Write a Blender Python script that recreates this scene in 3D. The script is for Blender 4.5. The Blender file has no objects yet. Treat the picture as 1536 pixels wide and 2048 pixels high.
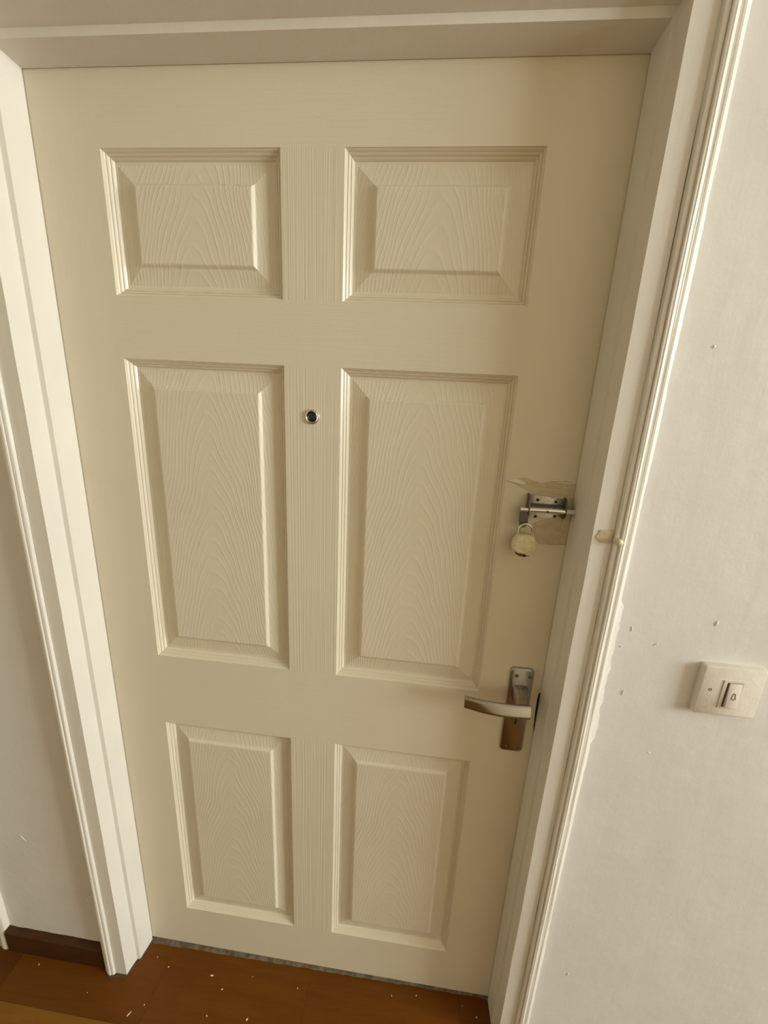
import bpy, bmesh, math, random
from mathutils import Vector, Matrix

random.seed(7)
scene = bpy.context.scene
COL = scene.collection

# ------------------------------------------------------------------ camera
cam_data = bpy.data.cameras.new('camera')
cam = bpy.data.objects.new('camera', cam_data)
COL.objects.link(cam)
cam_data.sensor_fit = 'HORIZONTAL'
cam_data.sensor_width = 36.0
cam_data.lens = 883.98 / 1536.0 * 36.0
cam_data.clip_start = 0.02
_right = Vector((0.99244082, 0.11415609, 0.04505124))
_down = Vector((0.07532631, -0.27680731, -0.95796851))
_fwd = Vector((-0.09688743, 0.95412059, -0.28331383))
_m = Matrix((_right, -_down, -_fwd)).transposed().to_4x4()
_m.translation = Vector((0.20806629, -0.75713105, 1.48826853))
cam.matrix_world = _m
scene.camera = cam

# ------------------------------------------------------------------ world, daylight, exposure
world = bpy.data.worlds.new('world')
scene.world = world
world.use_nodes = True
bg = world.node_tree.nodes['Background']
bg.inputs['Color'].default_value = (0.95, 0.97, 1.0, 1)
bg.inputs['Strength'].default_value = 1.0

ROOM = dict(x0=-1.95, x1=4.60, y0=-3.60, y1=0.12, z1=2.75)
WIN = dict(y0=-2.42, y1=-0.67, z0=1.20, z1=2.66)
ld = bpy.data.lights.new('window_daylight', 'AREA')
ld.shape = 'RECTANGLE'
ld.size = WIN['y1'] - WIN['y0'] - 0.1
ld.size_y = WIN['z1'] - WIN['z0'] - 0.1
ld.energy = 206.0
ld.color = (0.945, 1.0, 0.985)
lo = bpy.data.objects.new('window_daylight', ld)
COL.objects.link(lo)
lo.location = (ROOM['x1'] + 0.16, (WIN['y0'] + WIN['y1']) / 2, (WIN['z0'] + WIN['z1']) / 2)
lo.rotation_euler = (math.radians(90), 0, math.radians(90))

scene.view_settings.view_transform = 'Standard'
scene.view_settings.look = 'None'
scene.view_settings.exposure = 0.0
scene.view_settings.gamma = 1.0
scene.view_settings.use_curve_mapping = False


# ------------------------------------------------------------------ materials
def new_mat(name, color, rough=0.5, metal=0.0, spec=0.5):
    m = bpy.data.materials.new(name)
    m.use_nodes = True
    b = m.node_tree.nodes['Principled BSDF']
    b.inputs['Base Color'].default_value = (*color, 1)
    b.inputs['Roughness'].default_value = rough
    b.inputs['Metallic'].default_value = metal
    b.inputs['Specular IOR Level'].default_value = spec
    return m, m.node_tree, b


def N(nt, kind, **kw):
    n = nt.nodes.new(kind)
    for k, v in kw.items():
        setattr(n, k, v)
    return n


def coords(nt, scale=(1, 1, 1), kind='Object'):
    tc = N(nt, 'ShaderNodeTexCoord')
    mp = N(nt, 'ShaderNodeMapping')
    mp.inputs['Scale'].default_value = scale
    nt.links.new(tc.outputs[kind], mp.inputs['Vector'])
    return mp.outputs['Vector']


def noise(nt, vec, scale, detail=3.0, rough=0.55, dist=0.0):
    n = N(nt, 'ShaderNodeTexNoise')
    n.inputs['Scale'].default_value = scale
    n.inputs['Detail'].default_value = detail
    n.inputs['Roughness'].default_value = rough
    n.inputs['Distortion'].default_value = dist
    nt.links.new(vec, n.inputs['Vector'])
    return n.outputs['Fac']


def math_node(nt, op, a, b=None, c=None):
    n = N(nt, 'ShaderNodeMath', operation=op)
    for i, v in enumerate((a, b, c)):
        if v is None:
            continue
        if isinstance(v, (int, float)):
            n.inputs[i].default_value = v
        else:
            nt.links.new(v, n.inputs[i])
    return n.outputs[0]


def ramp(nt, fac, stops):
    r = N(nt, 'ShaderNodeValToRGB')
    el = r.color_ramp.elements
    el[0].position, el[0].color = stops[0][0], (*stops[0][1], 1)
    el[1].position, el[1].color = stops[-1][0], (*stops[-1][1], 1)
    for p, c in stops[1:-1]:
        e = el.new(p)
        e.color = (*c, 1)
    nt.links.new(fac, r.inputs['Fac'])
    return r.outputs['Color']


def bump(nt, b, height, dist, strength=1.0, prev=None):
    n = N(nt, 'ShaderNodeBump')
    n.inputs['Distance'].default_value = dist
    n.inputs['Strength'].default_value = strength
    nt.links.new(height, n.inputs['Height'])
    if prev is not None:
        nt.links.new(prev, n.inputs['Normal'])
    nt.links.new(n.outputs['Normal'], b.inputs['Normal'])
    return n.outputs['Normal']


DOOR_COL = (0.765, 0.69, 0.53)
FRAME_COL = (0.79, 0.745, 0.655)
WALL_COL = (0.80, 0.77, 0.715)


def paint_variation(nt, b, col, amount=0.05, scale=4.0, vec=None):
    v = vec if vec is not None else coords(nt)
    f = noise(nt, v, scale, 4.0)
    lo_c = tuple(c * (1 - amount) for c in col)
    hi_c = tuple(min(1, c * (1 + amount)) for c in col)
    nt.links.new(ramp(nt, f, [(0.3, lo_c), (0.7, hi_c)]), b.inputs['Base Color'])


def door_paint(name, kind):
    m, nt, b = new_mat(name, DOOR_COL, 0.42)
    paint_variation(nt, b, DOOR_COL, 0.025, 3.0)
    if kind == 'rail':
        f = noise(nt, coords(nt, (8, 1, 260)), 1.0, 2.0)
        g = noise(nt, coords(nt), 220.0, 2.0)
        n1 = bump(nt, b, f, 0.00030, 0.7)
        bump(nt, b, g, 0.00022, 0.6, n1)
    elif kind == 'stile':
        f = noise(nt, coords(nt, (120, 1, 6)), 1.0, 2.0)
        g = noise(nt, coords(nt), 220.0, 2.0)
        n1 = bump(nt, b, f, 0.00025, 0.6)
        bump(nt, b, g, 0.00022, 0.6, n1)
    elif kind == 'mullion':
        f = noise(nt, coords(nt, (330, 1, 2.0)), 1.0, 1.5)
        s = math_node(nt, 'MULTIPLY', f, 1.6)
        bump(nt, b, s, 0.0006, 0.65)
    elif kind == 'panel':
        # arched "cathedral" embossing: contours of z + A|x|^p
        tc = N(nt, 'ShaderNodeTexCoord')
        sx = N(nt, 'ShaderNodeSeparateXYZ')
        nt.links.new(tc.outputs['Object'], sx.inputs[0])
        w = noise(nt, coords(nt, (10, 1, 4)), 1.0, 2.0)
        w2 = noise(nt, coords(nt, (70, 1, 16)), 1.0, 2.0)
        xo = math_node(nt, 'ADD', sx.outputs['X'], math_node(nt, 'MULTIPLY', math_node(nt, 'SUBTRACT', w, 0.5), 0.060))
        ax = math_node(nt, 'POWER', math_node(nt, 'ABSOLUTE', xo), 1.55)
        f = math_node(nt, 'MULTIPLY_ADD', ax, 13.0, sx.outputs['Z'])
        f = math_node(nt, 'ADD', f, math_node(nt, 'MULTIPLY', math_node(nt, 'SUBTRACT', w2, 0.5), 0.012))
        ph = math_node(nt, 'SINE', math_node(nt, 'MULTIPLY', f, 2 * math.pi / 0.034))
        h = math_node(nt, 'POWER', math_node(nt, 'MULTIPLY_ADD', ph, 0.5, 0.5), 5.0)
        # the relief comes and goes
        brk = noise(nt, coords(nt, (45, 1, 9)), 1.0, 2.0)
        h = math_node(nt, 'MULTIPLY', h, math_node(nt, 'SMOOTH_MIN', math_node(nt, 'MULTIPLY', math_node(nt, 'POWER', brk, 1.8), 3.2), 1.0, 0.1))
        fine = noise(nt, coords(nt, (420, 1, 8)), 1.0, 2.0)
        n1 = bump(nt, b, h, 0.00036, 0.6)
        bump(nt, b, fine, 0.00022, 0.5, n1)
    elif kind == 'moulding':
        g = noise(nt, coords(nt), 140.0, 2.0)
        bump(nt, b, g, 0.00018, 0.5)
        b.inputs['Roughness'].default_value = 0.26
    return m


MAT = {}
for k in ('rail', 'stile', 'mullion', 'panel', 'moulding'):
    MAT['door_' + k] = door_paint('cream_door_paint_' + k, k)

m, nt, b = new_mat('cream_gloss_frame_paint', FRAME_COL, 0.38)
paint_variation(nt, b, FRAME_COL, 0.03, 5.0)
g = noise(nt, coords(nt, (90, 90, 5)), 1.0, 3.0)
g2 = noise(nt, coords(nt), 60.0, 3.0)
n1 = bump(nt, b, g, 0.0006, 0.6)
bump(nt, b, g2, 0.0005, 0.5, n1)
MAT['frame'] = m

m, nt, b = new_mat('uneven_white_wall_paint', WALL_COL, 0.5)
f = noise(nt, coords(nt), 2.2, 5.0)
f2 = noise(nt, coords(nt), 13.0, 4.0)
mix = math_node(nt, 'MULTIPLY_ADD', f2, 0.35, math_node(nt, 'MULTIPLY', f, 0.65))
nt.links.new(ramp(nt, mix, [(0.35, tuple(c * 0.93 for c in WALL_COL)), (0.62, WALL_COL),
                            (0.75, tuple(min(1, c * 1.04) for c in WALL_COL))]), b.inputs['Base Color'])
h1 = noise(nt, coords(nt, (26, 1, 3)), 1.0, 4.0)
h2 = noise(nt, coords(nt), 38.0, 4.0)
h3 = noise(nt, coords(nt), 6.0, 3.0)
n1 = bump(nt, b, h3, 0.006, 0.5)
n2 = bump(nt, b, h1, 0.0011, 0.5, n1)
bump(nt, b, h2, 0.0011, 0.55, n2)
MAT['wall'] = m

m, nt, b = new_mat('white_ceiling_paint', (0.80, 0.76, 0.68), 0.7)
bump(nt, b, noise(nt, coords(nt), 40.0), 0.001, 0.4)
MAT['ceiling'] = m

m, nt, b = new_mat('warm_beige_wall_paint', (0.63, 0.55, 0.39), 0.6)
bump(nt, b, noise(nt, coords(nt), 38.0, 4.0), 0.001, 0.5)
MAT['beige'] = m

m, nt, b = new_mat('filler_plaster', (0.81, 0.775, 0.715), 0.45)
bump(nt, b, noise(nt, coords(nt), 120.0, 4.0), 0.0015, 0.7)
MAT['filler'] = m

m, nt, b = new_mat('dark_brown_skirting_gloss', (0.055, 0.022, 0.007), 0.4, 0.0, 0.2)
paint_variation(nt, b, (0.06, 0.024, 0.008), 0.25, 9.0)
bump(nt, b, noise(nt, coords(nt, (6, 60, 60)), 1.0, 3.0), 0.0008, 0.5)
MAT['skirting'] = m


def tile_mat(name, lo_c, hi_c):
    m, nt, b = new_mat(name, lo_c, 0.36, 0.0, 0.16)
    g1 = noise(nt, coords(nt, (3, 26, 1)), 1.0, 5.0, 0.6, 0.4)
    g2 = noise(nt, coords(nt, (14, 160, 1)), 1.0, 3.0)
    mixf = math_node(nt, 'MULTIPLY_ADD', g2, 0.35, math_node(nt, 'MULTIPLY', g1, 0.65))
    nt.links.new(ramp(nt, mixf, [(0.30, lo_c), (0.70, hi_c)]), b.inputs['Base Color'])
    r = noise(nt, coords(nt), 9.0, 4.0)
    nt.links.new(math_node(nt, 'MULTIPLY_ADD', r, 0.30, 0.22), b.inputs['Roughness'])
    bump(nt, b, g2, 0.0003, 0.4)
    return m


MAT['tile_a'] = tile_mat('brown_wood_look_tile', (0.115, 0.036, 0.0025), (0.165, 0.055, 0.005))
MAT['tile_b'] = tile_mat('golden_brown_wood_look_tile', (0.20, 0.088, 0.010), (0.26, 0.118, 0.016))
MAT['tile_c'] = tile_mat('dark_brown_wood_look_tile', (0.085, 0.027, 0.003), (0.125, 0.042, 0.005))
MAT['seam'], nt, b = new_mat('dusty_floor_seam', (0.22, 0.13, 0.06), 0.7)

m, nt, b = new_mat('grey_cement_threshold', (0.20, 0.18, 0.14), 0.85)
nt.links.new(ramp(nt, noise(nt, coords(nt), 70.0, 5.0), [(0.3, (0.085, 0.060, 0.032)), (0.7, (0.23, 0.18, 0.115))]),
             b.inputs['Base Color'])
bump(nt, b, noise(nt, coords(nt), 160.0, 3.0), 0.002, 0.7)
MAT['threshold'] = m

m, nt, b = new_mat('brushed_steel', (0.40, 0.385, 0.36), 0.27, 1.0)
bump(nt, b, noise(nt, coords(nt, (60, 60, 900)), 1.0, 2.0), 0.00008, 0.4)
MAT['steel'] = m
m, nt, b = new_mat('satin_nickel_lever', (0.45, 0.42, 0.365), 0.24, 1.0)
bump(nt, b, noise(nt, coords(nt, (40, 400, 400)), 1.0, 2.0), 0.00006, 0.4)
MAT['nickel'] = m
MAT['chrome'], nt, b = new_mat('polished_chrome', (0.78, 0.77, 0.74), 0.10, 1.0)
m, nt, b = new_mat('scuffed_zinc_plate', (0.72, 0.69, 0.63), 0.38, 0.85)
nt.links.new(ramp(nt, noise(nt, coords(nt), 260.0, 4.0), [(0.35, (0.55, 0.52, 0.46)), (0.6, (0.78, 0.75, 0.69))]),
             b.inputs['Base Color'])
MAT['zinc'] = m
MAT['dark_metal'], nt, b = new_mat('dark_metal_tarnish_and_shade', (0.16, 0.14, 0.12), 0.4, 0.8)  # dark tone also paints in shade on the bolt brackets and barrel
MAT['black'], nt, b = new_mat('black_hole', (0.008, 0.007, 0.006), 0.6)
m, nt, b = new_mat('dark_lens_glass', (0.01, 0.01, 0.012), 0.06)
b.inputs['Coat Weight'].default_value = 0.6
MAT['lens'] = m

m, nt, b = new_mat('yellowed_adhesive_tape', (0.62, 0.53, 0.33), 0.30)
nt.links.new(ramp(nt, noise(nt, coords(nt, (40, 1, 140)), 1.0, 4.0, 0.6, 0.8),
                  [(0.3, (0.52, 0.44, 0.27)), (0.7, (0.66, 0.57, 0.38))]), b.inputs['Base Color'])
bump(nt, b, noise(nt, coords(nt, (60, 1, 220)), 1.0, 3.0, 0.5, 0.6), 0.0012, 0.6)
MAT['tape'] = m
m, nt, b = new_mat('pale_yellow_wrap', (0.72, 0.66, 0.40), 0.4)
nt.links.new(ramp(nt, noise(nt, coords(nt, (90, 90, 160)), 1.0, 4.0, 0.6, 0.8),
                  [(0.3, (0.60, 0.52, 0.28)), (0.7, (0.82, 0.76, 0.52))]), b.inputs['Base Color'])
bump(nt, b, noise(nt, coords(nt, (90, 90, 200)), 1.0, 3.0, 0.5, 0.8), 0.0012, 0.6)
MAT['wrap'] = m

m, nt, b = new_mat('painted_over_switch_plastic', (0.74, 0.685, 0.585), 0.4)
paint_variation(nt, b, (0.74, 0.685, 0.585), 0.05, 60.0)
bump(nt, b, noise(nt, coords(nt), 160.0, 3.0), 0.0008, 0.5)
MAT['plastic'] = m
MAT['rocker'], nt, b = new_mat('white_rocker_plastic', (0.80, 0.75, 0.66), 0.3)
MAT['print'], nt, b = new_mat('grey_bell_print', (0.22, 0.19, 0.14), 0.6)
MAT['fleck'], nt, b = new_mat('cream_paint_fleck', (0.80, 0.72, 0.55), 0.6)
MAT['dust'], nt, b = new_mat('grey_dirt', (0.075, 0.05, 0.027), 0.95)


# ------------------------------------------------------------------ mesh helpers
def link_mesh(name, bm, mat, parent=None, smooth=False, angle=40, recalc=True):
    if recalc:
        bmesh.ops.recalc_face_normals(bm, faces=bm.faces)
    me = bpy.data.meshes.new(name)
    bm.to_mesh(me)
    bm.free()
    mats = mat if isinstance(mat, (list, tuple)) else [mat]
    for x in mats:
        me.materials.append(MAT[x])
    if smooth:
        for p in me.polygons:
            p.use_smooth = True
        try:
            me.set_sharp_from_angle(angle=math.radians(angle))
        except Exception:
            pass
    o = bpy.data.objects.new(name, me)
    COL.objects.link(o)
    if parent is not None:
        o.parent = parent
    return o


def tag(o, label=None, cat=None, group=None, kind=None):
    if label:
        o['label'] = label
    if cat:
        o['category'] = cat
    if group:
        o['group'] = group
    if kind:
        o['kind'] = kind
    return o


def empty(name, loc=(0, 0, 0)):
    o = bpy.data.objects.new(name, None)
    o.empty_display_size = 0.05
    o.location = loc
    COL.objects.link(o)
    return o


def add_box(bm, lo_p, hi_p, mat_i=0):
    x0, y0, z0 = lo_p
    x1, y1, z1 = hi_p
    v = [bm.verts.new(p) for p in ((x0, y0, z0), (x1, y0, z0), (x1, y1, z0), (x0, y1, z0),
                                   (x0, y0, z1), (x1, y0, z1), (x1, y1, z1), (x0, y1, z1))]
    for f in ((0, 3, 2, 1), (4, 5, 6, 7), (0, 1, 5, 4), (1, 2, 6, 5), (2, 3, 7, 6), (3, 0, 4, 7)):
        fc = bm.faces.new([v[i] for i in f])
        fc.material_index = mat_i
    return v


def bevel_all(bm, w, seg=2):
    bmesh.ops.bevel(bm, geom=list(bm.edges), offset=w, segments=seg, affect='EDGES', profile=0.5)


def add_loft(bm, rings, cap=True):
    """rings: list of equal-length point lists, each a closed ring."""
    vr = [[bm.verts.new(p) for p in r] for r in rings]
    n = len(vr[0])
    for a, c in zip(vr, vr[1:]):
        for i in range(n):
            j = (i + 1) % n
            bm.faces.new((a[i], a[j], c[j], c[i]))
    if cap:
        bm.faces.new(vr[0])
        bm.faces.new(list(reversed(vr[-1])))
    return vr


def add_tube(bm, path, r, seg=14, cap=True):
    rings = []
    pts = [Vector(p) for p in path]
    up = None
    for i, p in enumerate(pts):
        t = (pts[min(i + 1, len(pts) - 1)] - pts[max(i - 1, 0)]).normalized()
        if up is None:
            up = t.orthogonal().normalized()
        up = (up - t * up.dot(t)).normalized()
        s = t.cross(up)
        rr = r[i] if isinstance(r, (list, tuple)) else r
        rings.append([p + (up * math.cos(a) + s * math.sin(a)) * rr
                      for a in (2 * math.pi * k / seg for k in range(seg))])
    add_loft(bm, rings, cap)


def add_lathe_y(bm, centre, prof, seg=32):
    """prof: (radius, d) with d measured towards the room (-y)."""
    cx, cz = centre
    rings = [[(cx + r * math.cos(a), -d, cz + r * math.sin(a)) for a in (2 * math.pi * k / seg for k in range(seg))]
             for r, d in prof]
    add_loft(bm, rings)


def rounded_rect(x0, x1, z0, z1, r, seg=5):
    pts = []
    for cx, cz, a0 in ((x1 - r, z1 - r, 0), (x0 + r, z1 - r, 90), (x0 + r, z0 + r, 180), (x1 - r, z0 + r, 270)):
        for k in range(seg + 1):
            a = math.radians(a0 + 90 * k / seg)
            pts.append((cx + r * math.cos(a), cz + r * math.sin(a)))
    return pts


def add_plate(bm, outline, d0, d1, edge=0.0015):
    """outline (x,z) extruded from depth d0 to d1 (room side), with a softened front edge."""
    cx = sum(p[0] for p in outline) / len(outline)
    cz = sum(p[1] for p in outline) / len(outline)

    def shrunk(e):
        out = []
        for x, z in outline:
            v = Vector((x - cx, z - cz))
            L = v.length
            out.append((cx + v.x * (1 - e / L), cz + v.y * (1 - e / L)))
        return out
    rings = [[(x, -d0, z) for x, z in outline], [(x, -(d1 - edge), z) for x, z in outline],
             [(x, -(d1 - edge * 0.35), z) for x, z in shrunk(edge * 0.35)],
             [(x, -d1, z) for x, z in shrunk(edge)]]
    add_loft(bm, rings)


def add_slab(bm, outline, d0, d1):
    add_loft(bm, [[(x, -d0, z) for x, z in outline], [(x, -d1, z) for x, z in outline]])


# ------------------------------------------------------------------ room shell
R = ROOM
D_WALL = 0.058                       # wall face stands this far in front of the door face
LX = [-0.4470, -0.4525, -0.4610, -0.4660]     # frame: door line, stop front, step, arris
RX = [0.4528, 0.4562, 0.4612, 0.4640]
TZ = [1.9138, 1.9235, 1.9340, 1.9430]
DD = [0.0015, 0.0450, 0.0465, 0.0800]
FLAT = 0.030
ox0, ox1, oz1 = LX[3] - FLAT - 0.0005, RX[3] + FLAT + 0.0005, TZ[3] + FLAT + 0.0005

bm = bmesh.new()
yw = -D_WALL
add_box(bm, (R['x0'], yw, 0), (ox0, R['y1'], R['z1']))
add_box(bm, (ox1, yw, 0), (R['x1'], R['y1'], R['z1']))
add_box(bm, (ox0, yw, oz1), (ox1, R['y1'], R['z1']))
wall_back = tag(link_mesh('wall_back', bm, 'wall'), 'uneven off-white painted wall around the door', kind='structure')

bm = bmesh.new()
add_box(bm, (R['x0'] - 0.1, R['y0'], 0), (R['x0'], R['y1'], R['z1']))
tag(link_mesh('wall_left', bm, 'beige'), 'beige side wall far to the left', kind='structure')
bm = bmesh.new()
add_box(bm, (R['x0'] - 0.1, R['y0'] - 0.1, 0), (R['x1'] + 0.1, R['y0'], R['z1']))
tag(link_mesh('wall_front', bm, 'beige'), 'beige wall behind the camera', kind='structure')
bm = bmesh.new()
X0, X1 = R['x1'], R['x1'] + 0.1
add_box(bm, (X0, R['y0'], 0), (X1, WIN['y0'], R['z1']))
add_box(bm, (X0, WIN['y1'], 0), (X1, R['y1'], R['z1']))
add_box(bm, (X0, WIN['y0'], 0), (X1, WIN['y1'], WIN['z0']))
add_box(bm, (X0, WIN['y0'], WIN['z1']), (X1, WIN['y1'], R['z1']))
tag(link_mesh('wall_right', bm, 'wall'), 'off-white side wall with the window', kind='structure')
win = tag(empty('window_1', (X0 + 0.05, (WIN['y0'] + WIN['y1']) / 2, WIN['z0'])), 'white framed window far to the right',
          kind='structure')


def local_box(bm, origin, lo_p, hi_p):
    o = Vector(origin)
    add_box(bm, Vector(lo_p) - o, Vector(hi_p) - o)


for lo_p, hi_p in (((X0 + .02, WIN['y0'], WIN['z0']), (X0 + .08, WIN['y0'] + .05, WIN['z1'])),
                   ((X0 + .02, WIN['y1'] - .05, WIN['z0']), (X0 + .08, WIN['y1'], WIN['z1'])),
                   ((X0 + .02, WIN['y0'] + .05, WIN['z0']), (X0 + .08, WIN['y1'] - .05, WIN['z0'] + .05)),
                   ((X0 + .02, WIN['y0'] + .05, WIN['z1'] - .05), (X0 + .08, WIN['y1'] - .05, WIN['z1'])),
                   ((X0 + .03, (WIN['y0'] + WIN['y1']) / 2 - .025, WIN['z0'] + .05), (X0 + .07, (WIN['y0'] + WIN['y1']) / 2 + .025, WIN['z1'] - .05))):
    bm = bmesh.new()
    local_box(bm, win.location, lo_p, hi_p)
    link_mesh('window_frame', bm, 'frame', win)

bm = bmesh.new()
add_box(bm, (R['x0'], R['y0'], R['z1']), (R['x1'], R['y1'], R['z1'] + 0.1))
tag(link_mesh('ceiling', bm, 'ceiling'), 'plain white ceiling', kind='structure')

# floor: a slab with wood-look tiles laid on it, 0.38 m pitch
bm = bmesh.new()
add_box(bm, (R['x0'] - 0.1, R['y0'] - 0.1, -0.10), (R['x1'] + 0.1, R['y1'] + 0.3, -0.0008))
floor = tag(link_mesh('floor', bm, 'seam'), 'brown wood-look tiled floor', kind='structure')
PITCH = 0.3795
tile_meshes = {}
for key in ('tile_a', 'tile_b', 'tile_c'):
    bm = bmesh.new()
    h = PITCH / 2 - 0.0004
    vs = add_box(bm, (-h, -h, -0.0008), (h, h, 0.0))
    me = bpy.data.meshes.new('floor_tile')
    bmesh.ops.recalc_face_normals(bm, faces=bm.faces)
    bm.to_mesh(me)
    bm.free()
    me.materials.append(MAT[key])
    tile_meshes[key] = me
Y_SEAM = -0.166
for iy in range(-9, 1):
    for ix in range(-5, 12):
        key = 'tile_a'
        if iy == -1:
            key = 'tile_b' if ix in (-2, -3) else 'tile_a'
        if iy == 0 and ix in (-3, 4):
            key = 'tile_c'
        if iy < -1:
            key = ('tile_a', 'tile_c', 'tile_a', 'tile_a', 'tile_b')[(ix * 3 + iy * 2) % 5]
        o = bpy.data.objects.new('floor_tile', tile_meshes[key])
        COL.objects.link(o)
        o.parent = floor
        o.location = ((ix + 0.5) * PITCH, Y_SEAM + (iy + 0.5) * PITCH, 0)


# ------------------------------------------------------------------ door frame (jambs + head) and architrave
def side_solid(name, prof_l, prof_r, prof_t, depths, side, mat, parent, smooth=False):
    """sweep a closed profile up one side or across the head, mitred at the top corners"""
    bm = bmesh.new()
    n = len(depths)
    if side == 'left':
        a = [(prof_l[i], -depths[i], 0.0) for i in range(n)]
        c = [(prof_l[i], -depths[i], prof_t[i]) for i in range(n)]
    elif side == 'right':
        a = [(prof_r[i], -depths[i], 0.0) for i in range(n)]
        c = [(prof_r[i], -depths[i], prof_t[i]) for i in range(n)]
    else:
        a = [(prof_l[i], -depths[i], prof_t[i]) for i in range(n)]
        c = [(prof_r[i], -depths[i], prof_t[i]) for i in range(n)]
    k = 26                               # rows along the length, for a hand-painted waviness
    rings = []
    rnd = random.Random(hash(side) % 100 if False else {'left': 3, 'right': 5, 'head': 9}[side])
    for j in range(k + 1):
        t = j / k
        ring = []
        for i in range(n):
            p = Vector(a[i]).lerp(Vector(c[i]), t)
            if 0 < j < k and depths[i] > 0.05:
                w = (rnd.random() - 0.5) * 0.0011
                if side == 'head':
                    p.z += w
                else:
                    p.x += w
            ring.append(p)
        rings.append(ring)
    add_loft(bm, rings)
    return link_mesh(name, bm, mat, parent, smooth=smooth, angle=28)


frame = tag(empty('trim_1'), 'cream gloss painted wooden door frame with stepped stop', kind='structure')
rb = 0.015
rd = [DD[0], DD[1], DD[2], DD[3], DD[3], -0.045, -0.045, DD[0]]
pl = [LX[0], LX[1], LX[2], LX[3], LX[3] - FLAT, LX[3] - FLAT, LX[0] - rb, LX[0] - rb]
pr = [RX[0], RX[1], RX[2], RX[3], RX[3] + FLAT, RX[3] + FLAT, RX[0] + rb, RX[0] + rb]
pt = [TZ[0], TZ[1], TZ[2], TZ[3], TZ[3] + FLAT, TZ[3] + FLAT, TZ[0] + rb, TZ[0] + rb]
side_solid('jamb', pl, pr, pt, rd, 'left', 'frame', frame)
side_solid('jamb', pl, pr, pt, rd, 'right', 'frame', frame)
side_solid('head', pl, pr, pt, rd, 'head', 'frame', frame)

arch = tag(empty('trim_2'), 'cream moulded architrave around the door frame', kind='structure')
AP = [(0.0300, 0.0575), (0.0300, 0.0800), (0.0306, 0.0792), (0.0312, 0.0830), (0.0325, 0.0850), (0.0340, 0.0856), (0.0375, 0.0858),
      (0.0380, 0.0848), (0.0386, 0.0848), (0.0392, 0.0872), (0.0405, 0.0880), (0.0425, 0.0880), (0.0431, 0.0866), (0.0440, 0.0866),
      (0.0450, 0.0874), (0.0470, 0.0860), (0.0495, 0.0842), (0.0515, 0.0842), (0.0530, 0.0822), (0.0537, 0.0765), (0.0546, 0.0765),
      (0.0558, 0.0795), (0.0580, 0.0795), (0.0600, 0.0765), (0.0640, 0.0740), (0.0665, 0.0700), (0.0685, 0.0575)]
s_, d_ = [p[0] for p in AP], [p[1] for p in AP]
al = [LX[3] - s for s in s_]
ar = [RX[3] + s for s in s_]
at = [TZ[3] + s for s in s_]
side_solid('architrave', al, ar, at, d_, 'left', 'frame', arch, True)
side_solid('architrave', al, ar, at, d_, 'right', 'frame', arch, True)
side_solid('architrave', al, ar, at, d_, 'head', 'frame', arch, True)

# ragged filler bead where the right architrave meets the wall
rnd = random.Random(21)
bm = bmesh.new()
rows = []
xe = RX[3] + 0.066
for j in range(150):
    z = 0.01 + j * (2.0 / 149)
    w = 0.0030 + 0.0012 * rnd.random() + 0.0010 * math.sin(z * 9.0) + 0.0006 * math.sin(z * 23 + 1)
    if 0.88 < z < 1.16:
        w += 0.005 + 0.004 * rnd.random()
    h = 0.0004 + 0.0007 * rnd.random()
    rows.append([bm.verts.new(p) for p in ((xe - 0.003, -D_WALL - 0.0035 - h, z), (xe + 0.003, -D_WALL - 0.0030 - h, z),
                                           (xe + 0.45 * w + 0.003, -D_WALL - h * 1.4, z),
                                           (xe + w + 0.003, -D_WALL + 0.0003, z))])
for a, c in zip(rows, rows[1:]):
    for i in range(3):
        bm.faces.new((a[i], a[i + 1], c[i + 1], c[i]))
fb = link_mesh('filler_bead', bm, 'filler', wall_back, smooth=True, angle=60)
fb['label'] = 'ragged white filler along the architrave edge'

# small patches, nicks and drips of paint on the wall
rnd = random.Random(5)
for x, z, w, h, ang in ((0.606, 1.085, 0.010, 0.0022, 40), (0.572, 0.985, 0.003, 0.016, -8), (0.690, 1.135, 0.006, 0.014, -8),
                        (0.563, 1.110, 0.0022, 0.010, 8), (0.640, 0.865, 0.005, 0.003, -25), (0.552, 1.075, 0.005, 0.004, 60),
                        (-0.700, 0.395, 0.028, 0.006, -50), (-0.560, 0.215, 0.006, 0.004, 10),
                        (0.595, 0.245, 0.004, 0.013, -10), (0.585, 1.555, 0.005, 0.006, 0)):
    bm = bmesh.new()
    n = 10
    ca, sa = math.cos(math.radians(ang)), math.sin(math.radians(ang))
    ring0, ring1 = [], []
    for k in range(n):
        a = 2 * math.pi * k / n
        r = 0.75 + 0.4 * rnd.random()
        u, v = math.cos(a) * w * r / 2, math.sin(a) * h * r / 2
        px, pz = x + u * ca - v * sa, z + u * sa + v * ca
        ring0.append((px, -D_WALL + 0.0002, pz))
        ring1.append((x + (px - x) * 0.55, -D_WALL - 0.0012, z + (pz - z) * 0.55))
    add_loft(bm, [ring0, ring1])
    link_mesh('paint_drip', bm, 'filler', wall_back, smooth=True, angle=80)

# skirting, far-left trim, threshold
bm = bmesh.new()
rnd = random.Random(2)
xs0, xs1 = -0.8030, LX[3] - 0.0685
top, n = [], 24
rings = []
for j in range(n + 1):
    x = xs0 + (xs1 - xs0) * j / n
    zt = 0.0665 + (rnd.random() - 0.5) * 0.0022
    rings.append([(x, -D_WALL, 0.0), (x, -0.0755, 0.0), (x, -0.0755, zt - 0.003), (x, -0.0735, zt), (x, -D_WALL, zt + 0.001)])
add_loft(bm, rings)
tag(link_mesh('baseboard_left', bm, 'skirting'), 'dark brown painted skirting board left of the door', kind='structure')

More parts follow.
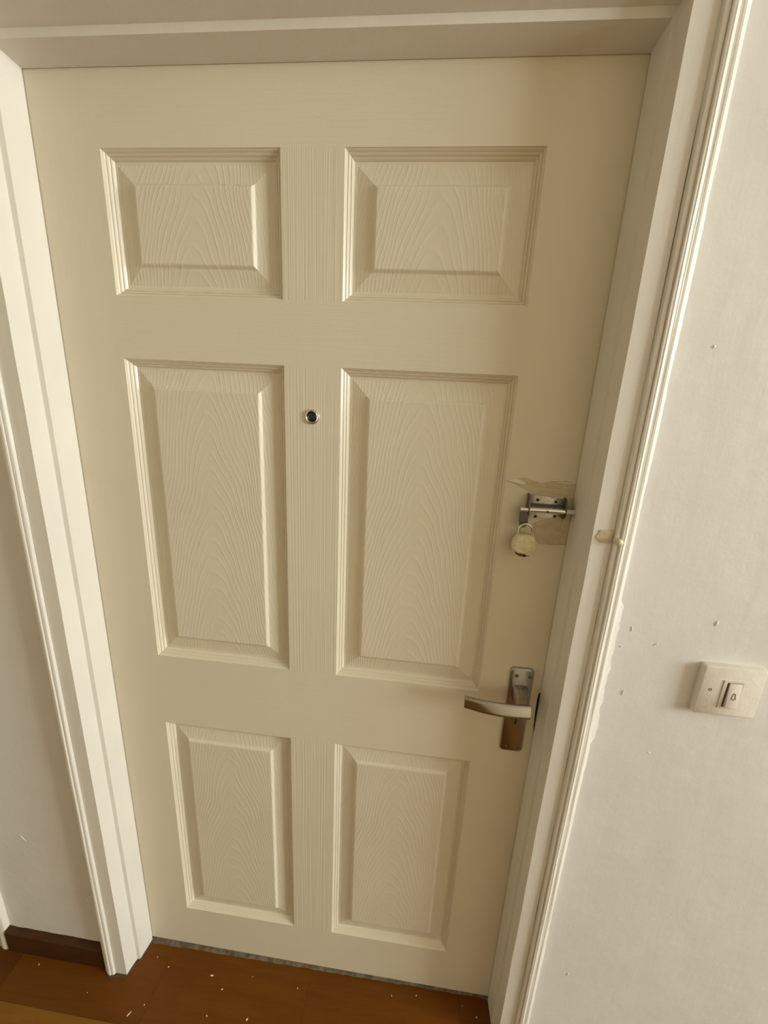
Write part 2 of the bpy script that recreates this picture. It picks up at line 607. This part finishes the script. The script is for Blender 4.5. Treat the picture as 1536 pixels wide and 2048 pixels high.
bm = bmesh.new()
xr0, xr1 = RX[3] + 0.0690, R['x1']
add_loft(bm, [[(x, -D_WALL, 0.0), (x, -0.0755, 0.0), (x, -0.0755, 0.045), (x, -0.0735, 0.048), (x, -D_WALL, 0.049)] for x in (xr0, xr1)])
tag(link_mesh('baseboard_right', bm, 'skirting'), 'dark brown painted skirting board right of the door', kind='structure')

far = tag(empty('trim_3', (-0.86, -D_WALL, 0)), 'white painted architrave at the far left edge', kind='structure')
bm = bmesh.new()
rings = []
for z in (0.0, 2.05):
    rings.append([(x + 0.86, y + D_WALL, z) for x, y in (
        (-0.92, -D_WALL), (-0.92, -0.070), (-0.83, -0.070), (-0.822, -0.0745), (-0.813, -0.0745), (-0.806, -0.071), (-0.8035, -D_WALL))])
add_loft(bm, rings)
link_mesh('architrave', bm, 'frame', far, smooth=True, angle=30)
bm = bmesh.new()
rnd = random.Random(12)
rings = []
n = 60
for j in range(n + 1):
    t = j / n
    x = LX[0] + (RX[0] - LX[0]) * t
    yf = -0.0085 + 0.0085 * t ** 0.7 + (rnd.random() - 0.5) * 0.002
    if t > 0.985:
        yf = -0.002
    rings.append([(x, 0.05, 0.0), (x, yf, 0.0), (x, yf + 0.0015, 0.0035 - 0.002 * t), (x, 0.006, 0.0055), (x, 0.05, 0.0055)])
add_loft(bm, rings)
tag(link_mesh('trim_4', bm, 'threshold'), 'thin grey dusty threshold strip under the door', kind='structure')

# line of dirt at the foot of the left jamb
bm = bmesh.new()
path = [(LX[0] + 0.001, -0.004), (LX[0] - 0.001, -0.02), (LX[1] + 0.002, -0.046), (LX[2] + 0.002, -0.056), (LX[3] + 0.001, -0.078),
        (LX[3] - 0.004, -0.083), (LX[3] - 0.02, -0.0835), (LX[3] - 0.034, -0.089), (LX[3] - 0.05, -0.089)]
rnd = random.Random(33)
rings = []
for i in range(len(path) - 1):
    p0, p1 = Vector(path[i]), Vector(path[i + 1])
    for k in range(4):
        p = p0.lerp(p1, k / 4)
        t = (p1 - p0).normalized()
        nrm = Vector((-t.y, t.x))
        if nrm.x < 0 and i < 5:
            nrm = -nrm
        if i >= 5 and nrm.y > 0:
            nrm = -nrm
        w = 0.0006 + 0.0024 * rnd.random()
        rings.append([(p.x - nrm.x * .002, p.y - nrm.y * .002, 0.0001), (p.x + nrm.x * w, p.y + nrm.y * w, 0.0001),
                      (p.x + nrm.x * w * 0.5, p.y + nrm.y * w * 0.5, 0.0022), (p.x - nrm.x * .002, p.y - nrm.y * .002, 0.003)])
add_loft(bm, rings)
dl = link_mesh('dirt_line', bm, 'dust', frame)
dl['kind'] = 'stuff'

# ------------------------------------------------------------------ door leaf
CX = [LX[0] - 0.012, -0.3364, -0.0486, 0.0486, 0.3364, RX[0] + 0.012]
RZ = [TZ[0] + 0.012, 1.8136, 1.6068, 1.5063, 0.9093, 0.7364, 0.1472, 0.0120]
DOOR_T = 0.040
door = tag(empty('door_1', (0, 0, RZ[7])), 'closed cream six-panel moulded door', kind='structure')
dz = RZ[7]

bm = bmesh.new()
vx = {}
for i, x in enumerate(CX):
    for j, z in enumerate(RZ):
        vx[i, j] = bm.verts.new((x, 0.0, z - dz))
for i in range(5):
    for j in range(7):
        if i in (1, 3) and j in (1, 3, 5):
            continue
        f = bm.faces.new((vx[i, j], vx[i + 1, j], vx[i + 1, j + 1], vx[i, j + 1]))
        if i == 2 and j in (1, 3, 5):
            f.material_index = 2
        elif i in (0, 4):
            f.material_index = 1
back = {}
for i, j in ((0, 0), (5, 0), (5, 7), (0, 7)):
    back[i, j] = bm.verts.new((CX[i], DOOR_T, RZ[j] - dz))
bm.faces.new([back[k] for k in ((0, 0), (5, 0), (5, 7), (0, 7))])
top_e = [vx[i, 0] for i in range(6)]
bm.faces.new([*top_e, back[5, 0], back[0, 0]])
bm.faces.new([*[vx[i, 7] for i in range(6)], back[5, 7], back[0, 7]])
bm.faces.new([*[vx[0, j] for j in range(8)], back[0, 7], back[0, 0]])
bm.faces.new([*[vx[5, j] for j in range(8)], back[5, 7], back[5, 0]])
leaf = link_mesh('door_leaf', bm, ['door_rail', 'door_stile', 'door_mullion'], door)

# moulded surround: (inset, recess)
MOULD = [(0.0, 0.0), (0.0005, 0.0018), (0.0026, 0.0036), (0.0042, 0.0064), (0.0050, 0.0056), (0.0068, 0.0070), (0.0086, 0.0102),
         (0.0094, 0.0094), (0.0112, 0.0108), (0.0132, 0.0138), (0.0148, 0.0138), (0.0162, 0.0138)]
FIELD = [(0.0162, 0.0138), (0.0175, 0.0138), (0.0430, 0.0082), (0.0442, 0.0076), (0.0475, 0.0042), (0.0485, 0.0034), (0.0500, 0.0030)]


def rect_loops(bm, w, h, prof, close):
    loops = []
    for u, dpt in prof:
        a, c = w / 2 - u, h / 2 - u
        loops.append([bm.verts.new(p) for p in ((-a, dpt, c), (a, dpt, c), (a, dpt, -c), (-a, dpt, -c))])
    for p, q in zip(loops, loops[1:]):
        for k in range(4):
            bm.faces.new((p[k], p[(k + 1) % 4], q[(k + 1) % 4], q[k]))
    if close:
        bm.faces.new(loops[-1])


SIZES = {1: 'small upper', 3: 'tall middle', 5: 'lower'}
meshes = {}
for j in (1, 3, 5):
    w, h = CX[2] - CX[1], RZ[j] - RZ[j + 1]
    for part, prof, close, mat in (('field', FIELD, True, 'door_panel'), ('mould', MOULD, False, 'door_moulding')):
        bm = bmesh.new()
        rect_loops(bm, w, h, prof, close)
        # normals must point to the room
        bmesh.ops.recalc_face_normals(bm, faces=bm.faces)
        if sum(f.normal.y for f in bm.faces) > 0:
            bmesh.ops.reverse_faces(bm, faces=bm.faces)
        me = bpy.data.meshes.new('panel' if part == 'field' else 'panel_moulding')
        bm.to_mesh(me)
        bm.free()
        me.materials.append(MAT[mat])
        meshes[j, part] = me
    for i in (1, 3):
        p = bpy.data.objects.new('panel', meshes[j, 'field'])
        COL.objects.link(p)
        p.parent = door
        p.location = ((CX[i] + CX[i + 1]) / 2, 0, (RZ[j] + RZ[j + 1]) / 2 - dz)
        p['label'] = SIZES[j] + ' raised door panel with embossed wood grain, ' + ('left' if i == 1 else 'right')
        q = bpy.data.objects.new('panel_moulding', meshes[j, 'mould'])
        COL.objects.link(q)
        q.parent = p


def dlink(name, bm, mat, parent, smooth=True, angle=35):
    """link a piece whose coordinates were given in door-wall space under the door or one of its parts"""
    bmesh.ops.translate(bm, verts=bm.verts, vec=(0, 0, -dz))
    return link_mesh(name, bm, mat, parent, smooth=smooth, angle=angle)


# peephole
bm = bmesh.new()
seg = 36
prof = [(0.0128, 0.0), (0.0128, 0.0022), (0.0118, 0.0036), (0.0100, 0.0040), (0.0090, 0.0032), (0.0086, 0.0006)]
add_lathe_y(bm, (-0.0002, 1.4242), prof, seg)
peep = dlink('peephole', bm, 'chrome', door)
peep['label'] = 'chrome peephole ring'
bm = bmesh.new()
add_lathe_y(bm, (-0.0002, 1.4242), [(0.0088, 0.0007), (0.0080, 0.0016), (0.0055, 0.0024), (0.0025, 0.0027)], 28)
dlink('peephole_lens', bm, 'lens', peep)

# ---- lever handle on long plate
bm = bmesh.new()
add_plate(bm, rounded_rect(0.3905, 0.4345, 0.7800, 0.9750, 0.0075), 0.0, 0.0055, 0.0028)
hp = dlink('lever_handle', bm, 'steel', door)
hp['label'] = 'steel lever handle on a long rounded plate'
for x, z in ((0.4025, 0.9585), (0.4275, 0.9585), (0.4025, 0.7905), (0.4275, 0.7905)):
    bm = bmesh.new()
    add_lathe_y(bm, (x, z), [(0.0036, 0.005), (0.0036, 0.0062), (0.0026, 0.0070), (0.0008, 0.0072)], 18)
    sc = dlink('screw', bm, 'dark_metal', hp)
bm = bmesh.new()
key = [(0.4135 + 0.0034 * math.cos(math.radians(a)), 0.8630 + 0.0034 * math.sin(math.radians(a))) for a in range(-60, 241, 20)]
key += [(0.4118, 0.8480), (0.4152, 0.8480)]
add_slab(bm, key, 0.0050, 0.0060)
dlink('keyhole', bm, 'black', hp, False)
bm = bmesh.new()
rings = []
for d, hx, hz, cx, cz in ((0.0045, 0.0155, 0.0185, 0.4125, 0.9205), (0.010, 0.0148, 0.0172, 0.4125, 0.9200), (0.020, 0.0130, 0.0150, 0.4122, 0.9180),
                          (0.034, 0.0120, 0.0130, 0.4120, 0.9165), (0.047, 0.0118, 0.0125, 0.4118, 0.9158)):
    ring = []
    for k in range(28):
        a = 2 * math.pi * k / 28
        c, s = math.cos(a), math.sin(a)
        ring.append((cx + hx * math.copysign(abs(c) ** 0.6, c), -d, cz + hz * math.copysign(abs(s) ** 0.6, s)))
    rings.append(ring)
add_loft(bm, rings)
dlink('lever_neck', bm, 'nickel', hp)
bm = bmesh.new()
rings = []
nl = 26
for k in range(nl + 1):
    t = k / nl
    x = 0.4240 - t * 0.1195
    dc = 0.0515 + 0.005 * math.sin(t * math.pi * 0.75) - 0.010 * t ** 2.2
    zc = 0.9160 + 0.0022 * t ** 2
    hz = 0.0128 - 0.0010 * t
    hd = 0.0062 - 0.0012 * t
    ring = []
    for q in range(24):
        a = 2 * math.pi * q / 24
        c, s = math.cos(a), math.sin(a)
        u, v = hd * math.copysign(abs(c) ** 0.55, c), hz * math.copysign(abs(s) ** 0.45, s)
        tw = math.radians(27 - 24 * max(0.0, min(1.0, (t - 0.45) / 0.4)))
        ring.append((x, -dc + u * math.cos(tw) + v * math.sin(tw) * 0.9, zc + v * math.cos(tw) - u * math.sin(tw)))
    rings.append(ring)
add_loft(bm, rings)
dlink('lever', bm, 'nickel', hp, True, 50)

# flat black slab painting in the dark of the gap between door and stop
bm = bmesh.new()
add_slab(bm, [(0.4500, 0.9190), (0.4528, 0.9230), (0.4528, 0.8260), (0.4510, 0.8420), (0.4492, 0.8800), (0.4490, 0.9050)], 0.0001, 0.0010)
bmesh.ops.translate(bm, verts=bm.verts, vec=(0, 0, 0))
dlink('latch_gap_shade', bm, 'black', door, False)

# torn paint skin above the bolt
for pts in ([(0.3320, 1.3380), (0.3470, 1.3402), (0.3560, 1.3400), (0.3690, 1.3350), (0.3720, 1.3318), (0.3650, 1.3312), (0.3500, 1.3345)],
            [(0.4080, 1.3418), (0.4200, 1.3440), (0.4330, 1.3432), (0.4300, 1.3415), (0.4160, 1.3405)],
            [(0.4180, 1.3392), (0.4525, 1.3406), (0.4525, 1.3384), (0.4350, 1.3372)],
            [(0.3500, 1.2640), (0.3640, 1.2612), (0.3610, 1.2604)]):
    bm = bmesh.new()
    cx_, cz_ = sum(p[0] for p in pts) / len(pts), sum(p[1] for p in pts) / len(pts)
    add_loft(bm, [[(x, 0.0, z) for x, z in pts], [(x, -0.0012 - 0.0006 * (k % 2), z) for k, (x, z) in enumerate(pts)],
                  [(cx_ + (x - cx_) * 0.5, -0.0012, cz_ + (z - cz_) * 0.5) for x, z in pts]])
    dlink('paint_flake', bm, 'filler', door, False)

# ---- sliding bolt
bm = bmesh.new()
add_plate(bm, [(0.3785, 1.2735), (0.4370, 1.2765), (0.4370, 1.3110), (0.3785, 1.3160)], 0.0008, 0.0028, 0.0006)
bolt = dlink('sliding_bolt', bm, 'zinc', door)
bolt['label'] = 'scuffed steel sliding bolt with turned-down hasp arm'
for x, z in ((0.3935, 1.3065), (0.4238, 1.3050), (0.3935, 1.2770), (0.4255, 1.2795)):
    bm = bmesh.new()
    add_lathe_y(bm, (x, z), [(0.0026, 0.0026), (0.0025, 0.0033), (0.0016, 0.0036)], 14)
    dlink('screw', bm, 'black', bolt)
# end brackets, dark metal standing in for shade on their left faces
for x0, x1 in ((0.3762, 0.3788), (0.4365, 0.4390)):
    bm = bmesh.new()
    prof = [(0.0, 1.3170), (0.012, 1.3160), (0.0175, 1.3110), (0.0205, 1.3030), (0.0215, 1.2940), (0.0200, 1.2850), (0.0165, 1.2785),
            (0.010, 1.2745), (0.0, 1.2740)]
    if x0 > 0.4:
        prof = [(d, 1.2945 + (z - 1.2945) * 0.86) for d, z in prof]
    add_loft(bm, [[(x0, -d, z) for d, z in prof], [(x1, -d, z) for d, z in prof]])
    bmesh.ops.bevel(bm, geom=[e for e in bm.edges if abs(e.verts[0].co.x - e.verts[1].co.x) < 1e-6], offset=0.0006, segments=2, affect='EDGES')
    dlink('bolt_bracket', bm, 'dark_metal', bolt)
# half-round barrel, its shadow painted in as dark metal, and rod
bm = bmesh.new()
add_loft(bm, [[(x, -0.0028 - 0.0125 * max(0, math.sin(a)) ** 0.7, 1.2945 + 0.0058 * math.cos(a)) for a in
               (math.pi * k / 10 for k in range(11))] for x in (0.3788, 0.4365)])
dlink('bolt_barrel', bm, 'dark_metal', bolt)
bm = bmesh.new()
add_tube(bm, [(0.3640, -0.0165, 1.2915), (0.38, -0.0165, 1.2917), (0.42, -0.0165, 1.2925), (0.4505, -0.0165, 1.2930), (0.4545, -0.0165, 1.2930)],
         [0.0044, 0.0044, 0.0044, 0.0044, 0.0036], 16)
dlink('bolt_rod', bm, 'chrome', bolt)
bm = bmesh.new()
arm = [(0.3640, 1.2950), (0.3775, 1.2950), (0.3790, 1.2700), (0.3770, 1.2620), (0.3720, 1.2590), (0.3665, 1.2620), (0.3645, 1.2700)]
add_plate(bm, arm, 0.0150, 0.0190, 0.0008)
dlink('hasp_arm', bm, 'dark_metal', bolt, True, 25)
bm = bmesh.new()
add_lathe_y(bm, (0.4085, 1.2915), [(0.0022, 0.0200), (0.0022, 0.0220), (0.0012, 0.0226)], 12)
dlink('screw', bm, 'dark_metal', bolt)


# ------------------------------------------------------------------ things
def local_to(o, bm):
    bmesh.ops.translate(bm, verts=bm.verts, vec=-o.location)


# padlock hanging from the hasp arm
pad = tag(empty('padlock', (0.3762, -0.0220, 1.2110)), 'small padlock wrapped in pale yellow tape hanging from the sliding bolt', 'padlock')
bm = bmesh.new()


def pad_outline(k=1.0, n=40):
    out = []
    for q in range(n):
        a = 2 * math.pi * q / n
        c, s = math.cos(a), math.sin(a)
        w = 0.0192 * (1.0 if s > 0 else 1.0 - 0.10 * abs(s))
        out.append((0.3765 + k * w * math.copysign(abs(c) ** 0.78, c), 1.2300 + k * 0.0195 * math.copysign(abs(s) ** 0.82, s)))
    return out


add_loft(bm, [[(x, -d, z) for x, z in pad_outline(k)] for d, k in
              ((0.0125, 0.80), (0.0135, 0.92), (0.0160, 0.985), (0.0220, 1.0), (0.0280, 0.985), (0.0305, 0.92), (0.0315, 0.80))])
local_to(pad, bm)
body = link_mesh('padlock_body', bm, 'steel', pad, smooth=True, angle=50)
bm = bmesh.new()


def cut(pts):
    """keep the part of the body above a slanted tape edge"""
    out = []
    for x, z in pts:
        zmin = 1.2205 - 0.22 * (x - 0.3600) + 0.0006 * math.sin(x * 900)
        out.append((x, max(z, zmin)))
    return out


add_loft(bm, [[(x, -d, z) for x, z in cut(pad_outline(k))] for d, k in
              ((0.0118, 0.80), (0.0128, 0.94), (0.0156, 1.02), (0.0220, 1.04), (0.0284, 1.02), (0.0314, 0.94), (0.0326, 0.78))])
local_to(pad, bm)
link_mesh('tape_wrap', bm, 'wrap', pad, smooth=True, angle=60)
bm = bmesh.new()
add_slab(bm, [(0.3755, 1.2180), (0.3785, 1.2175), (0.3800, 1.2135), (0.3775, 1.2115), (0.3760, 1.2135)], 0.0295, 0.0328)
local_to(pad, bm)
link_mesh('keyhole', bm, 'black', pad)
bm = bmesh.new()
path = [(0.3655, -0.0220, 1.2440)]
for k in range(17):
    a = math.pi - math.pi * k / 16
    path.append((0.3760 + 0.0105 * math.cos(a), -0.0220 - 0.0006 * math.sin(a), 1.2575 + 0.0105 * math.sin(a)))
path.append((0.3865, -0.0220, 1.2440))
add_tube(bm, path, 0.0020, 12)
local_to(pad, bm)
link_mesh('shackle', bm, 'chrome', pad, smooth=True)


# tape on door and frame
def tape_sheet(name, outline, d0, th, label, mat='tape', amp=0.0006, seed=1):
    rnd = random.Random(seed)
    bm = bmesh.new()
    # refine the outline for a torn edge
    ref = []
    for i, p in enumerate(outline):
        q = outline[(i + 1) % len(outline)]
        L = math.hypot(q[0] - p[0], q[1] - p[1])
        n = max(1, int(L / 0.005))
        for k in range(n):
            t = k / n
            j = 0 if k == 0 else (rnd.random() - 0.5) * 0.0012
            ref.append((p[0] + (q[0] - p[0]) * t + j, p[1] + (q[1] - p[1]) * t + (rnd.random() - 0.5) * 0.0010 * (k > 0)))
    cx = sum(p[0] for p in outline) / len(outline)
    cz = sum(p[1] for p in outline) / len(outline)
    lo_x = min(p[0] for p in outline)
    o = empty(name)
    bpy.data.objects.remove(o)
    r0 = [bm.verts.new((x - cx, 0.0, z - cz)) for x, z in ref]
    r1 = [bm.verts.new((x - cx, -th - amp * rnd.random(), z - cz)) for x, z in ref]
    r2 = [bm.verts.new(((x - cx) * 0.93, -th - amp * rnd.random(), (z - cz) * 0.90)) for x, z in ref]
    n = len(ref)
    for a, c in ((r0, r1), (r1, r2)):
        for i in range(n):
            bm.faces.new((a[i], a[(i + 1) % n], c[(i + 1) % n], c[i]))
    bm.faces.new(r2)
    bm.faces.new(list(reversed(r0)))
    bmesh.ops.triangulate(bm, faces=[f for f in bm.faces if len(f.verts) > 4])
    ob = link_mesh(name, bm, mat, smooth=False)
    ob.location = (cx, -d0, cz)
    tag(ob, label, 'tape', 'yellowed tape scraps around the bolt')
    return ob


tape_sheet('adhesive_tape', [(0.3795, 1.3175), (0.3560, 1.3310), (0.3320, 1.3375), (0.3480, 1.3395), (0.3680, 1.3425), (0.3940, 1.3352),
                             (0.4185, 1.3412), (0.4525, 1.3400), (0.4525, 1.3010), (0.4375, 1.3105), (0.4050, 1.3135)], 0.0001, 0.0005,
           'torn yellowed tape strip on the door just above the sliding bolt', seed=3)
tape_sheet('adhesive_tape', [(0.3925, 1.2640), (0.4050, 1.2700), (0.4240, 1.2760), (0.4375, 1.2745), (0.4522, 1.2700), (0.4522, 1.2285),
                             (0.4250, 1.2262), (0.4046, 1.2285), (0.3965, 1.2440)], 0.0001, 0.0005,
           'wide yellowed tape patch on the door below the sliding bolt, beside the padlock', seed=8)
tape_sheet('adhesive_tape', [(0.4400, 1.2990), (0.4523, 1.2990), (0.4523, 1.2500), (0.4450, 1.2470), (0.4395, 1.2560), (0.4392, 1.2740)], 0.0008, 0.0004,
           'narrow tape scrap on the door edge under the bolt tip', seed=11)
tape_sheet('adhesive_tape', [(0.4690, 1.2740), (0.4740, 1.2850), (0.4930, 1.2855), (0.4925, 1.2640), (0.4780, 1.2650)], 0.0806, 0.0004,
           'folded tape scrap stuck on the right side of the door frame', seed=14)
bm = bmesh.new()
rnd = random.Random(4)
rings = []
for k in range(7):
    t = k / 6
    rr = 0.0042 * math.sin(math.pi * (0.12 + 0.8 * t)) + 0.0008
    rings.append([(0.4925 + 0.0145 * t - 0.498, -0.0055 * math.sin(math.pi * t * 0.8) + rr * 0.5 * math.sin(a) - 0.001,
                   -0.003 * t + rr * math.cos(a) * (0.8 + 0.4 * rnd.random())) for a in (2 * math.pi * q / 9 for q in range(9))])
add_loft(bm, rings)
lump = link_mesh('filler_lump', bm, 'wrap', smooth=True, angle=60)
lump.location = (0.498, -0.0850, 1.2725)
tag(lump, 'small pale lump of filler on the right architrave beside the tape scrap', 'filler')

# doorbell switch on the right wall
bell = tag(empty('doorbell_switch', (0.7330, -D_WALL, 0.9700)), 'square off-white doorbell switch painted onto the right wall', 'switch')
bm = bmesh.new()
add_plate(bm, rounded_rect(0.6840, 0.7815, 0.9695, 1.0625, 0.004), D_WALL - 0.0005, 0.0705, 0.0018)
local_to(bell, bm)
link_mesh('switch_plate', bm, 'plastic', bell, smooth=True, angle=30)
bm = bmesh.new()
o_, i_ = (0.7190, 0.7500, 0.9850, 1.0390), (0.7240, 0.7475, 0.9880, 1.0355)
ov = [(o_[0], o_[3]), (o_[1], o_[3]), (o_[1], o_[2]), (o_[0], o_[2])]
iv = [(i_[0], i_[3]), (i_[1], i_[3]), (i_[1], i_[2]), (i_[0], i_[2])]
rings = [[(x, -0.0700, z) for x, z in ov], [(x, -0.0718, z) for x, z in ov], [(x, -0.0718, z) for x, z in iv], [(x, -0.0706, z) for x, z in iv]]
add_loft(bm, rings, cap=False)
local_to(bell, bm)
link_mesh('rocker_surround', bm, 'plastic', bell)
bm = bmesh.new()
add_slab(bm, iv, 0.0703, 0.07075)
local_to(bell, bm)
link_mesh('rocker_well', bm, 'dark_metal', bell)
bm = bmesh.new()
rx0, rx1, rz0, rz1 = 0.7275, 0.7465, 0.9890, 1.0345
rings = [[(rx0, -0.0706, rz1), (rx1, -0.0706, rz1), (rx1, -0.0706, rz0), (rx0, -0.0706, rz0)],
         [(rx0, -0.0730, rz1), (rx1, -0.0730, rz1), (rx1, -0.0765, rz0), (rx0, -0.0765, rz0)]]
add_loft(bm, rings)
bevel_all(bm, 0.0005, 2)
local_to(bell, bm)
rocker = link_mesh('rocker', bm, 'rocker', bell, smooth=True, angle=35)
rocker['label'] = 'white rocker with a small bell symbol'
# bell symbol: outline of a bell with a clapper, lying on the sloped rocker face


def rock_y(z):
    return -(0.0730 + (rz1 - z) / (rz1 - rz0) * 0.0035) - 0.0001


bcx, bcz = 0.7372, 1.0110
half = [(0.0007, 0.0068), (0.0018, 0.0060), (0.0024, 0.0040), (0.0028, 0.0005), (0.0034, -0.0025), (0.0044, -0.0040)]
outer = [(x, z) for x, z in half] + [(-x, z) for x, z in reversed(half)]
bm = bmesh.new()
inner = [(x * 0.72, z * 0.78 - 0.0002) for x, z in outer]
rings = []
for ring, off in ((outer, 0.0), (outer, 0.0004), (inner, 0.0004), (inner, 0.0)):
    rings.append([(bcx + x, rock_y(bcz + z) - off, bcz + z) for x, z in ring])
add_loft(bm, rings, cap=False)
n = 10
add_slab_pts = [(bcx + 0.0012 * math.cos(2 * math.pi * k / n), bcz - 0.0052 + 0.0012 * math.sin(2 * math.pi * k / n)) for k in range(n)]
add_loft(bm, [[(x, rock_y(z), z) for x, z in add_slab_pts], [(x, rock_y(z) - 0.0004, z) for x, z in add_slab_pts]])
local_to(bell, bm)
link_mesh('bell_symbol', bm, 'print', rocker)
bm = bmesh.new()
add_lathe_y(bm, (0.7010, 1.0182), [(0.0026, 0.0700), (0.0026, 0.0709), (0.0016, 0.0708), (0.0014, 0.0702)], 16)
local_to(bell, bm)
link_mesh('screw', bm, 'dark_metal', bell, smooth=True)

# paint flecks lying on the floor
rnd = random.Random(17)
flecks = [(-0.702, -0.091, 3.2), (-0.412, -0.035, 2.0), (-0.372, -0.050, 2.6), (-0.540, -0.124, 2.2), (-0.388, -0.126, 2.6), (-0.414, -0.146, 5.0),
          (-0.253, -0.051, 5.5), (-0.215, -0.073, 4.0), (-0.229, -0.124, 3.4), (-0.131, -0.117, 4.2), (-0.028, -0.045, 2.4),
          (0.211, -0.027, 2.8), (0.273, -0.018, 2.6), (0.389, -0.022, 2.2), (0.422, -0.038, 3.4), (-0.149, -0.039, 1.8)]
order = [0, 3, 5, 4, 1, 2, 8, 6, 7, 9, 15, 10, 11, 12, 13, 14]      # left to right as seen
nth = ('first', 'second', 'third', 'fourth', 'fifth', 'sixth', 'seventh', 'eighth', 'ninth', 'tenth', 'eleventh', 'twelfth',
       'thirteenth', 'fourteenth', 'fifteenth', 'sixteenth')
for idx, (x, y, s) in enumerate(flecks):
    bm = bmesh.new()
    n = 7
    ln = 2.2 if s >= 5 else 1.3
    ang = rnd.random() * 3.14 if s < 5 else (1.1 if x < -0.3 else 0.05)
    r0, r1 = [], []
    for k in range(n):
        a = 2 * math.pi * k / n
        r = s * 0.0005 * (0.7 + 0.6 * rnd.random())
        u, v = math.cos(a) * r * ln, math.sin(a) * r / (ln ** 0.7)
        px, py = u * math.cos(ang) - v * math.sin(ang), u * math.sin(ang) + v * math.cos(ang)
        r0.append((px, py, 0.0))
        r1.append((px * 0.75, py * 0.75, 0.0006 + 0.0006 * rnd.random()))
    add_loft(bm, [r0, r1])
    o = link_mesh('paint_fleck', bm, 'fleck')
    o.location = (x, y, 0.0)
    tag(o, 'tiny cream paint fleck on the brown floor, %s fleck from the left' % nth[order.index(idx)], 'paint fleck', 'paint flecks on the floor')
